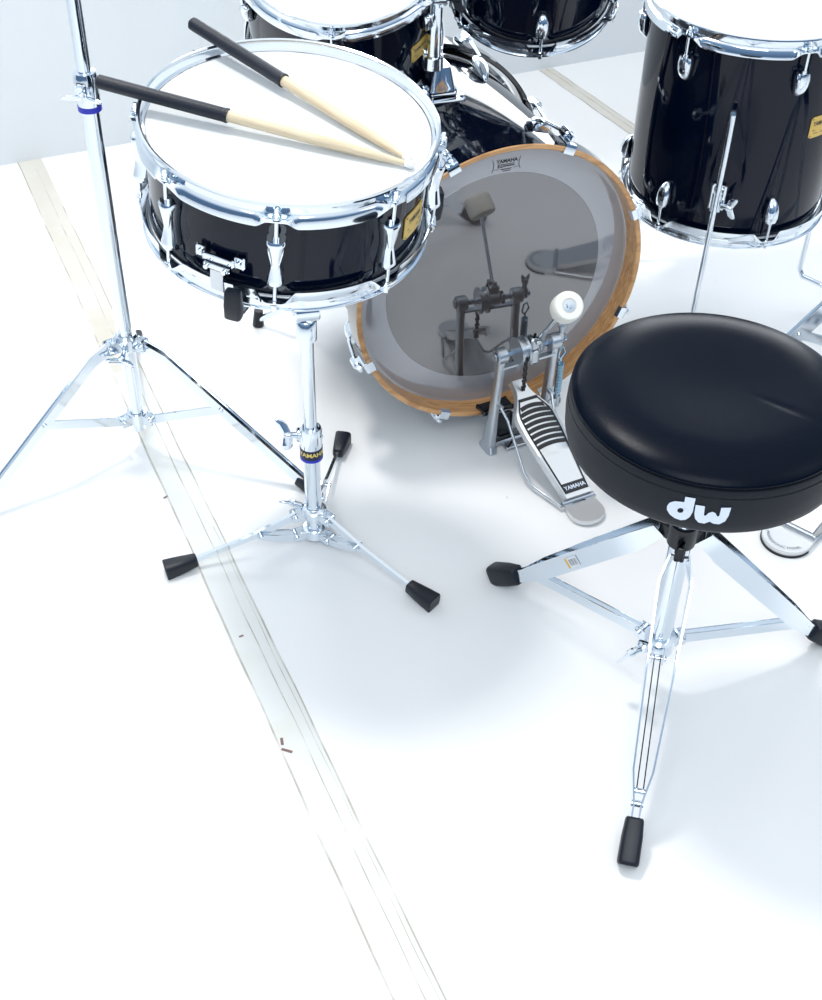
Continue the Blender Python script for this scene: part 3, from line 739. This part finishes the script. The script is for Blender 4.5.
# ================================================================== BASS DRUM PEDAL
def make_pedal():
    yaw = rad(5); along = V((bn.x, bn.y, 0)).normalized(); lat = V((br_.x, br_.y, 0)).normalized()
    O = V((bc.x, bc.y, 0))+along*.048+lat*.030
    y = (along*math.cos(yaw)+lat*math.sin(yaw)); x = V((0,0,1)).cross(y)*-1   # y toward the player, x to the viewer's right
    x = y.cross(V((0,0,1))) * -1
    if x.dot(lat) < 0: x = -x
    m = Matrix((x, y, V((0,0,1)))).transposed().to_4x4(); m.translation = O
    handed = x.cross(y).z
    t = empty('bass_drum_pedal', O, 'single kick pedal with striped metal footboard standing against the bass drum hoop', 'pedal')
    t.location = O
    m = Matrix((x, y, V((0,0,1)))).transposed().to_4x4()   # parts are built in rotated coords about the pedal base
    L = lambda a, b_, c_: m @ V((a, b_, c_))
    zx = .203; W = .050
    # frame: base foot, two tapering posts, top bar
    b = MB()
    for s in (-1, 1):
        b.loft([(0.0, .010, .021, s*(W+.003), -.012), (.004, .010, .021, s*(W+.003), -.012), (.012, .0085, .014, s*(W+.002), -.012), (.08, .0065, .0095, s*(W+.001), -.006), (.16, .0060, .0085, s*W, 0), (zx-.012, .0065, .0095, s*W, 0), (zx-.002, .006, .009, s*W, 0)], 20, 3.5, m)
        b.cyl(L(s*W-.009*1, 0, zx), L(s*W+.010, 0, zx), .0135, 26, bev=.0015)
        b.cyl(L(s*(W+.0102), 0, zx), L(s*(W+.0125), 0, zx), .0075, 20)
        b.cyl(L(s*(W-.002), -.004, .105), L(s*(W-.002), .014, .105), .004, 12)
    b.strip([L(-W, .006, zx-.020), L(W, .006, zx-.020)], .004, .010)
    b.box((0, -.012, .008), (2*W, .016, .010), m, .002); b.box((0, -.012, .006), (.060, .050, .006), m, .002)
    b.build('frame', 'satin', t)
    # clamp onto the hoop
    b = MB(); b.box((-.028, -.040, .0640), (.060, .030, .010), m, .002); b.box((-.024, -.022, .036), (.040, .012, .050), m, .003)
    tag(b.build('hoop_clamp', 'black', t), 'black hoop clamp')
    # axle
    b = MB(); b.cyl(L(-W-.004, 0, zx), L(W+.024, 0, zx), .0048, 6); ax = b.build('axle', 'chrome', t)
    # cam wheel, beater hub
    b = MB(); b.cyl(L(-.0205, 0, zx), L(-.0165, 0, zx), .023, 32); b.cyl(L(-.0075, 0, zx), L(-.0035, 0, zx), .023, 32); b.cyl(L(-.0165, 0, zx), L(-.0075, 0, zx), .018, 28)
    tag(b.build('chain_wheel', 'satin', ax), 'cast chain sprocket')
    b = MB(); b.cyl(L(-.002, 0, zx), L(.018, 0, zx), .0115, 26, bev=.001); b.box((.008, .006, zx+.014), (.020, .020, .024), m, .003)
    b.box((.008, .012, zx-.012), (.016, .008, .026), m, .002); b.box((.008, .018, zx+.022), (.010, .010, .008), m, .001); b.box((.024, 0, zx), (.008, .016, .020), m, .002)
    b.build('beater_hub', 'satin', ax)
    # beater
    P0 = V((.010, .006, zx+.012)); P1 = m.inverted() @ (V((.229, 1.686, .333))-O); d = (P1-P0).normalized()
    b = MB(); b.cyl(m @ P0, m @ (P1-d*.010), .0032, 14); bt_ = b.build('beater', 'chrome', t)
    # felt drum whose face points up and back to the player
    fx_ = V((0, 1, 0)); n = V((0, math.cos(rad(-41)), math.sin(rad(41)))).normalized()
    n = m.inverted() @ V((.135, -.71, .68)).normalized()
    prof = [(.001, -.017), (.020, -.017), (.0225, -.015), (.0235, -.009), (.0235, .011), (.0225, .0165), (.0205, .0185), (.0115, .0185), (.0105, .0165), (.001, .0165)]
    q = n.to_track_quat('Z', 'X').to_matrix().to_4x4(); q.translation = P1
    b = MB(); b.lathe(prof, 44, m @ q); b.build('beater_felt', 'felt', bt_)
    b = MB(); b.lathe([(.001, .0167), (.0098, .0167), (.0098, .0182), (.0050, .0186), (.0042, .0215), (.001, .0218)], 24, m @ q); b.build('beater_washer', 'chrome', bt_)
    # chain
    b = MB(); zt = .128
    for k in range(14):
        z = zx-.006-k*.0062; yy = .0185 if z > .14 else .0185
        rr = [L(-.012+(.0036 if k % 2 else .0016)*math.cos(a), yy+(.0016 if k % 2 else .0030)*math.sin(a), z+.0042*math.sin(a*1.)) for a in [0]]
        b.box((-.012, yy, z), ((.0086 if k % 2 else .0060), .0035, .0058), m, .001)
    b.build('chain', 'black', t)
    # footboard: local 2D outline (half widths) swept from toe to heel
    T = V((-.014, .000, .142)); Hh = V((.010, .178, .022)); n_f = 26
    def fb_w(u):
        if u < .06: return .0120
        if u < .32: return .0120+(.0355-.0120)*sstep((u-.06)/.26)
        if u < .45: return .0355
        return .0355-(.0105)*(u-.45)/.55
    def fbp(u, s, h): 
        c = T.lerp(Hh, u); nn = V((0, (T.z-Hh.z), (Hh.y-T.y))).normalized(); return m @ (c+V((s, 0, 0))+nn*h)
    b = MB(); b.rings([[fbp(i/n_f, s*fb_w(i/n_f), h) for s, h in ((-1, -.012), (-1, .0015), (-.94, .003), (.94, .003), (1, .0015), (1, -.012), (.93, -.012), (.90, -.001), (-.90, -.001), (-.93, -.012))] for i in range(n_f+1)])
    fb = b.build('footboard', 'plate', t)
    b = MB()
    def patch(poly, h=.0036):
        vs = [b.bm.verts.new(fbp(u, s, h)) for u, s in poly]; b.face(vs)
    # black outline panel made of edge bands
    N = 20
    for s in (-1, 1):
        for i in range(N):
            u0, u1 = .16+(.90-.16)*i/N, .16+(.90-.16)*(i+1)/N
            patch([(u0, s*fb_w(u0)*.86), (u1, s*fb_w(u1)*.86), (u1, s*(fb_w(u1)*.86-.0030)), (u0, s*(fb_w(u0)*.86-.0030))])
    patch([(.155, -fb_w(.16)*.86), (.155, fb_w(.16)*.86), (.180, fb_w(.18)*.86), (.180, -fb_w(.18)*.86)])
    # curved grip stripes
    for k in range(8):
        u = .205+k*.0465; w = fb_w(u)*.84; th = .033; cv = .018
        K = 10
        for i in range(K):
            a0, a1 = -1+2*i/K, -1+2*(i+1)/K
            patch([(u+cv*(1-a0*a0)*-1+cv, a0*w), (u+cv*(1-a1*a1)*-1+cv, a1*w), (u+th+cv*(1-a1*a1)*-1+cv, a1*w), (u+th+cv*(1-a0*a0)*-1+cv, a0*w)])
    patch([(.885, -fb_w(.9)*.86), (.885, fb_w(.9)*.86), (.965, fb_w(.95)*.86), (.965, -fb_w(.95)*.86)])
    tag(b.build('grip_stripes', 'black', fb, fix=False), 'black printed grip stripes')
    def ft(x_, y_): return fbp(.925-y_/.215, x_, .0040)
    text_mesh('YAMAHA', .0095, ft, bold=.0002).build('lettering', 'white', fb, fix=False)
    # heel plate with rounded end
    b = MB(); hp_x = .010
    out = [(-.025, .184), (-.012, .184), (-.012, .190), (.012, .190), (.012, .184), (.025, .184)]
    out += [(.029, .198), (.030, .210)]+[(.030*math.cos(a), .212+.026*math.sin(a)) for a in [rad(10*k) for k in range(1, 18)]]+[(-.030, .210), (-.029, .198)]
    b.prism([(x_+hp_x, y_-.006) for x_, y_ in out], .004, .012, m); b.prism([(x_*.9+hp_x, -.006+ .199+(y_-.199)*.9) for x_, y_ in out if y_ > .194], .0, .0045, m)
    b.build('heel_plate', 'plate', t)
    b = MB(); b.cyl(L(-.020, .177, .013), L(.040, .177, .013), .0045, 14); b.build('hinge_pin', 'satin', t)
    # stabiliser wires
    for s in (-1, 1):
        b = MB(); b.tube([L(s*(W-.001), .012, .105), L(s*(W-.006), .030, .088), L(s*.044, .095, .022), L(s*.040, .115, .011), L(s*.034+.006, .155, .009), L(s*.032+.010, .180, .010)], .0024, 10); b.build('stabiliser_wire', 'satin', t)
    # spring on the right
    b = MB(); cx = W+.019; pts = []
    for i in range(20*9+1):
        a = i/9*2*PI; z = zx-.050-(i/180)*.062; pts.append(L(cx+.0052*math.cos(a), .0052*math.sin(a), z))
    b.tube(pts, .0014, 6)
    b.tube([L(cx, 0, zx-.050), L(cx, 0, zx-.040), L(cx+.006, 0, zx-.030), L(cx+.002, 0, zx-.018), L(cx-.004, 0, zx-.022), L(cx-.006, 0, zx-.036), L(cx, 0, zx-.044)], .0017, 8)
    b.cyl(L(cx, 0, zx-.135), L(cx, 0, zx-.110), .0028, 10)
    tag(b.build('spring', 'springm', t), 'coiled return spring')
    b = MB(); b.box((W+.012, 0, zx-.128), (.026, .014, .012), m, .002); b.cyl(L(cx, 0, zx-.140), L(cx, 0, zx-.118), .006, 16); b.build('spring_mount', 'satin', t)
    b = MB(); b.box((W+.014, 0, zx+.003), (.012, .012, .020), m, .002)
    wing(b, L(W+.014, 0, zx+.012), (0, 0, 1), m.to_3x3() @ V((1, 0, 0)), .012)
    b.build('spring_bolt', 'satin', t)
    return t
make_pedal()

# ================================================================== SECOND PEDAL (heel showing below the stool)
def make_foot_pedal():
    O = V((.604, 1.535, 0)); d = V((.62, .78, 0)).normalized(); x = V((d.y, -d.x, 0)); m = Matrix((x, d, V((0,0,1)))).transposed().to_4x4()
    t = empty('foot_pedal', O, 'metal pedal under the stool at right showing only its rounded grey heel plate', 'pedal')
    R = .040
    out = [(R*math.cos(a), R*math.sin(a)) for a in [rad(180+8*k) for k in range(0, 23)]]+[(.040, .022), (.016, .022), (.014, .034), (-.014, .034), (-.016, .022), (-.040, .022)]
    b = MB(); b.prism(out, .0, .003, m); b.prism([(p[0]*1.0, p[1]*1.0) for p in out], .003, .012, m)
    hp = b.build('heel_plate', 'plate', t)
    b = MB(); b.prism([(p[0]*1.035, p[1]*1.035-.0003) for p in out[:23]], .0005, .0035, m); b.build('heel_gasket', 'rubber', hp)
    # arc lettering
    f = lambda x_, y_: m @ V(((.0315+y_)*math.sin(x_/.0315), -(.0315+y_)*math.cos(x_/.0315)*1., .0124))
    f = lambda x_, y_: m @ V(((.0310-y_)*math.sin(x_/.0310), -(.0310-y_)*math.cos(x_/.0310), .0124))
    text_mesh('PROFESSIONAL MODEL', .0068, f, space=1.05).build('lettering', 'greyrib', hp, fix=False)
    # footboard and side frame
    b = MB(); A = V((0, .024, .016)); B = V((0, .250, .095)); n = 16; rr = []
    for i in range(n+1):
        u = i/n; w = .030+.006*math.sin(u*PI)-(.014*sstep((u-.75)/.25)); c = A.lerp(B, u)
        rr.append([m @ (c+V((s*w, 0, h))) for s, h in ((-1, -.008), (-1, .002), (1, .002), (1, -.008), (.92, -.008), (.9, -.001), (-.9, -.001), (-.92, -.008))])
    b.rings(rr); fb = b.build('footboard', 'plate', t)
    b = MB()
    for k in range(4):
        u = .45+k*.09
        for s in (-1, 1):
            ps = [(0, u), (s*.024, u+.07), (s*.024, u+.105), (0, u+.035)]
            b.face([b.bm.verts.new(m @ (A.lerp(B, uu)+V((xx, 0, .0026)))) for xx, uu in ps])
    b.build('chevron_print', 'black', fb, fix=False)
    b = MB(); b.cyl(m @ V((-.038, .020, .014)), m @ V((.038, .020, .014)), .004, 12); b.build('hinge_pin', 'satin', t)
    b = MB()
    for s in (-1, 1):
        b.tube([m @ V((s*.034, .0, .005)), m @ V((s*.046, .08, .005)), m @ V((s*.050, .285, .006))], .0040, 10)
        b.loft([(0, .008, .014, s*.050, .288), (.01, .006, .010, s*.050, .288), (.13, .005, .007, s*.044, .288)], 16, 3, m)
    b.box((0, .288, .132), (.10, .012, .010), m, .002)
    b.build('frame', 'satin', t)
    return t
make_foot_pedal()

# ================================================================== DRUM THRONE
TC = V((.3477, 1.2235, 0))
def make_throne():
    t = empty('drum_throne', TC, 'round black padded stool with white letters on its side, in front of the drums', 'stool')
    zs = .5245; R = .1650
    def top(r):   # cushion height above seam
        u = r/R; return .0215*(1-max(0, (u-.62)/.38)**1.9)**.5*1.0-.0045*(1-sstep(u/.80)) if u < 1 else 0
    prof = [(.0005, zs+top(0))]+[(R*u, zs+top(R*u)) for u in [i/40 for i in range(1, 36)]]
    prof += [(R*.90, zs+top(R*.90)), (R*.93, zs+top(R*.93)), (R*.955, zs+top(R*.955)), (R*.975, zs+top(R*.975)), (R*.989, zs+top(R*.989)), (R*.997, zs+.0035), (R-.0005, zs+.0008), (R-.0022, zs-.0005), (R-.0020, zs-.0015)]
    n = 144; b = MB(); rings = []
    for r, z in prof:
        ring = []
        for j in range(n):
            a = 2*PI*j/n
            # a shallow crease toward the right of the cushion
            p = V((r*math.cos(a), r*math.sin(a), z)); q = p-V((.075, -.045, 0)); d = V((.80, -.60, 0)); s_ = q.dot(d); w_ = q.dot(V((.6, .8, 0)))
            p.z -= .0010*math.exp(-(w_/.004)**2)*math.exp(-(s_/.03)**2)
            ring.append(p)
        rings.append(ring)
    b.rings(rings, cap0=True, cap1=False)
    seat = b.build('seat', 'leather', t, 60)
    b = MB()
    pr = [(R-.0022, zs-.0015), (R+.0004, zs-.0022), (R+.0012, zs-.006), (R+.0014, zs-.0105), (R+.0004, zs-.0112), (R+.0004, zs-.0122), (R+.0018, zs-.013), (R+.0026, zs-.030), (R+.0016, zs-.050), (R-.0015, zs-.062), (R-.0065, zs-.0685), (R-.014, zs-.0705), (R-.030, zs-.0705), (.0005, zs-.0705)]
    b.lathe(pr, 144, cap=False); b.build('seat_side', 'leather_side', seat, 50)
    # letters
    D = [(-0.3139, 0.5098), (-0.303, 0.5103), (-0.3030, 0.4903), (-0.3050, 0.4825), (-0.3085, 0.4775), (-0.3135, 0.4752), (-0.3203, 0.4760), (-0.3265, 0.4795), (-0.3305, 0.4850), (-0.3310, 0.4905), (-0.3290, 0.4960), (-0.3240, 0.5000), (-0.3139, 0.5020)]
    Hc = [(-0.3139, 0.4925), (-0.3126, 0.4899), (-0.3138, 0.4866), (-0.3168, 0.4852), (-0.3192, 0.4867), (-0.3192, 0.4900), (-0.3170, 0.4925)]
    Wp = [(-0.3015, 0.5015), (-0.2916, 0.5015), (-0.2908, 0.4895), (-0.2898, 0.4880), (-0.2884, 0.4885), (-0.2865, 0.4925), (-0.2825, 0.4950), (-0.2790, 0.4935), (-0.2770, 0.4897), (-0.2757, 0.4887), (-0.2745, 0.4900), (-0.2742, 0.5019), (-0.2638, 0.5027), (-0.2645, 0.4908), (-0.2668, 0.4825), (-0.2725, 0.4775), (-0.2785, 0.4778), (-0.2833, 0.4802), (-0.2882, 0.4765), (-0.2945, 0.4768), (-0.2990, 0.4815), (-0.3008, 0.4880)]
    Rt = .167; Ro = R+.0032
    def wp(p): a = p[0]/Rt; return pol(Ro, a, p[1])
    b = MB()
    from mathutils.geometry import tessellate_polygon
    def fill(loops):
        pts = [p for l in loops for p in l]; vs = [b.bm.verts.new(wp(p)) for p in pts]
        for tri in tessellate_polygon([[V((p[0], p[1], 0)) for p in l] for l in loops]):
            b.face([vs[k] for k in tri])
    fill([D, Hc]); fill([Wp])
    tag(b.build('lettering', 'white', seat, fix=False), 'white printed letters dw')
    # hub under seat + post
    b = MB(); b.box((0, 0, .450), (.11, .11, .006), None, .002); b.lathe([(.024, .446), (.022, .420), (.018, .415)], 28); b.build('seat_bracket', 'black', t)
    b = MB(); b.cyl((0,0,.30), (0,0,.448), .0125, 28); b.build('post', 'chrome', t)
    b = MB(); b.cyl((0,0,.082), (0,0,.325), .0150, 32); b.build('lower_tube', 'chrome', t)
    azs = [rad(135.5), rad(258), rad(379)]; zc = .300
    b = MB(); b.lathe([(.0150, zc-.012), (.0180, zc-.011), (.0190, zc+.016), (.0180, zc+.022), (.013, zc+.023)], 32)
    for a in azs:
        m = rotz(a); b.box((.024, 0, zc-.006), (.018, .013, .024), m, .002)
    b.build('leg_collar', 'black', t)
    b = MB(); zh = .098; b.lathe([(.0150, zh-.012), (.0215, zh-.011), (.0215, zh+.010), (.0150, zh+.011)], 32)
    for a in azs:
        m = rotz(a)
        for s in (-1, 1): b.box((.027, s*.0080, zh), (.018, .0025, .018), m, .0008)
        b.cyl(m @ V((.031, -.012, zh)), m @ V((.031, .012, zh)), .0045, 12)
    m = rotz(rad(205)); b.box((.024, 0, zh), (.014, .016, .018), m, .002)
    hb = b.build('brace_hub', 'chrome', t)
    b = MB(); wing(b, m @ V((.030, 0, zh-.003)), m.to_3x3() @ V((1, 0, -.1)), m.to_3x3() @ V((0, .45, 1)), .046); b.build('wing_bolt', 'chrome', hb)
    Rf = .299
    for i, a in enumerate(azs):
        m = rotz(a); b = MB()
        A = V((.030, 0, zc-.006)); F = V((Rf-.058, 0, .052)); E = V((Rf-.022, 0, .0235)); K = A.lerp(F, .12)
        for s in (-1, 1):
            ys = (.0085, .0200, .0172, .0135, .0055, .0050)
            cs = (A, A.lerp(F, .11), A.lerp(F, .5), A.lerp(F, .86), F, E)
            b.strip([m @ (c+V((0, s*y_, 0))) for c, y_ in zip(cs, ys)], .021, .0024, ws=[.021, .027, .027, .026, .021, .015])
        b.cyl(m @ (F+V((0, -.0075, 0))), m @ (F+V((0, .0075, 0))), .0045, 12)
        lg = b.build('leg', 'chrome', t)
        d = V((E.x-A.x, 0, (E.z-A.z)*.62))
        b = MB(); leg_foot(b, m @ V((Rf-.020, 0, .0235)), m.to_3x3() @ d.normalized(), .060, .0140, .0165, True); b.build('rubber_foot', 'rubber', lg)
        J = A.lerp(F, .95); b = MB()
        [b.strip([m @ V((.031, q_*.0042, zh)), m @ (J+V((0, q_*.0042, 0)))], .0165, .0016) for q_ in (-1, 1)]; b.cyl(m @ (J+V((0, -.0085, 0))), m @ (J+V((0, .0085, 0))), .0042, 12)
        b.build('brace', 'chrome', t)
        if i == 0:
            # bar-code sticker on the outer face of this leg
            b = MB(); c = A.lerp(F, .56); dd = (F-A).normalized(); nn = V((-dd.z, 0, dd.x)); sy = .0170+.0016
            def sp(u, w_, o=0.): return m @ (c+dd*u+nn*w_+V((0, sy+.0004+o, 0)))
            b.mi = 0; b.face([b.bm.verts.new(sp(u, w_)) for u, w_ in ((-.012, -.008), (.010, -.008), (.010, .008), (-.012, .008))])
            b.mi = 1; b.face([b.bm.verts.new(sp(u, w_)) for u, w_ in ((.010, -.008), (.015, -.008), (.015, .008), (.010, .008))])
            b.mi = 2
            for k in range(9):
                u = -.009+k*.0019; wd_ = (.0004, .0009, .0006)[k % 3]
                b.face([b.bm.verts.new(sp(uu, w_, .0002)) for uu, w_ in ((u, -.005), (u+wd_, -.005), (u+wd_, .005), (u, .005))])
            tag(b.build('sticker', ['sticker', 'gold', 'ink'], lg, fix=False), 'white bar-code sticker')
    return t
make_throne()

# ================================================================== LIGHT
def area(name, loc, target, size, power, color=(1,1,1), sy=None):
    l = bpy.data.lights.new(name, 'AREA'); l.energy = power; l.color = color; l.size = size
    if sy: l.shape = 'RECTANGLE'; l.size_y = sy
    o = bpy.data.objects.new(name, l); COL.objects.link(o); o.location = loc
    o.rotation_euler = (V(target)-V(loc)).to_track_quat('-Z', 'Y').to_euler(); return o
area('key_softbox', (-.66, 2.10, 3.1), (.0, 1.35, 0), .40, 44, (1, .985, .96))
area('rear_softbox', (.15, 2.80, .86), (.12, .4, .76), 2.1, 16, (.95, .98, 1), .50)
area('side_softbox', (2.6, .9, 2.3), (.3, 1.6, 0), 1.4, 6, (.95, .98, 1))
area('front_fill', (-.1, -.9, 2.7), (-.1, .5, 0), 1.8, 44, (.92, .97, 1))  # added fill lamp, brightens the foreground floor and lifts its shadows
w = bpy.data.worlds.new('studio'); sc.world = w; w.use_nodes = True; nt = w.node_tree; bg = nt.nodes['Background']
tc = nt.nodes.new('ShaderNodeTexCoord'); sx = nt.nodes.new('ShaderNodeSeparateXYZ'); nt.links.new(tc.outputs['Generated'], sx.inputs[0])
cr = nt.nodes.new('ShaderNodeValToRGB'); nt.links.new(sx.outputs['Z'], cr.inputs['Fac'])
e = cr.color_ramp.elements; e[0].position = 0.0; e[0].color = (.08, .14, .24, 1); e[1].position = .95; e[1].color = (.95, .98, 1, 1)
k = e.new(.30); k.color = (.16, .26, .40, 1); k = e.new(.60); k.color = (.50, .60, .72, 1)
nt.links.new(cr.outputs['Color'], bg.inputs['Color']); bg.inputs['Strength'].default_value = 1.0

# ================================================================== CAMERA
f_px, pitch, roll, H = 1318.3, .7368, .0254, 1.4596
cam = bpy.data.cameras.new('camera'); cam.sensor_fit = 'HORIZONTAL'; cam.sensor_width = 36; cam.lens = f_px/822*36; cam.clip_start = .05
co = bpy.data.objects.new('camera', cam); COL.objects.link(co)
fwd = V((0, math.cos(pitch), -math.sin(pitch))); right = V((1,0,0)); up = V((0, math.sin(pitch), math.cos(pitch)))
Rr = right*math.cos(roll)+up*math.sin(roll); U = up*math.cos(roll)-right*math.sin(roll)
mw = Matrix((Rr, U, -fwd)).transposed().to_4x4(); mw.translation = V((0, 0, H)); co.matrix_world = mw
sc.camera = co
sc.view_settings.view_transform = 'Standard'; sc.view_settings.look = 'None'; sc.view_settings.gamma = 1; sc.view_settings.exposure = 0.18
sc.view_settings.use_curve_mapping = False
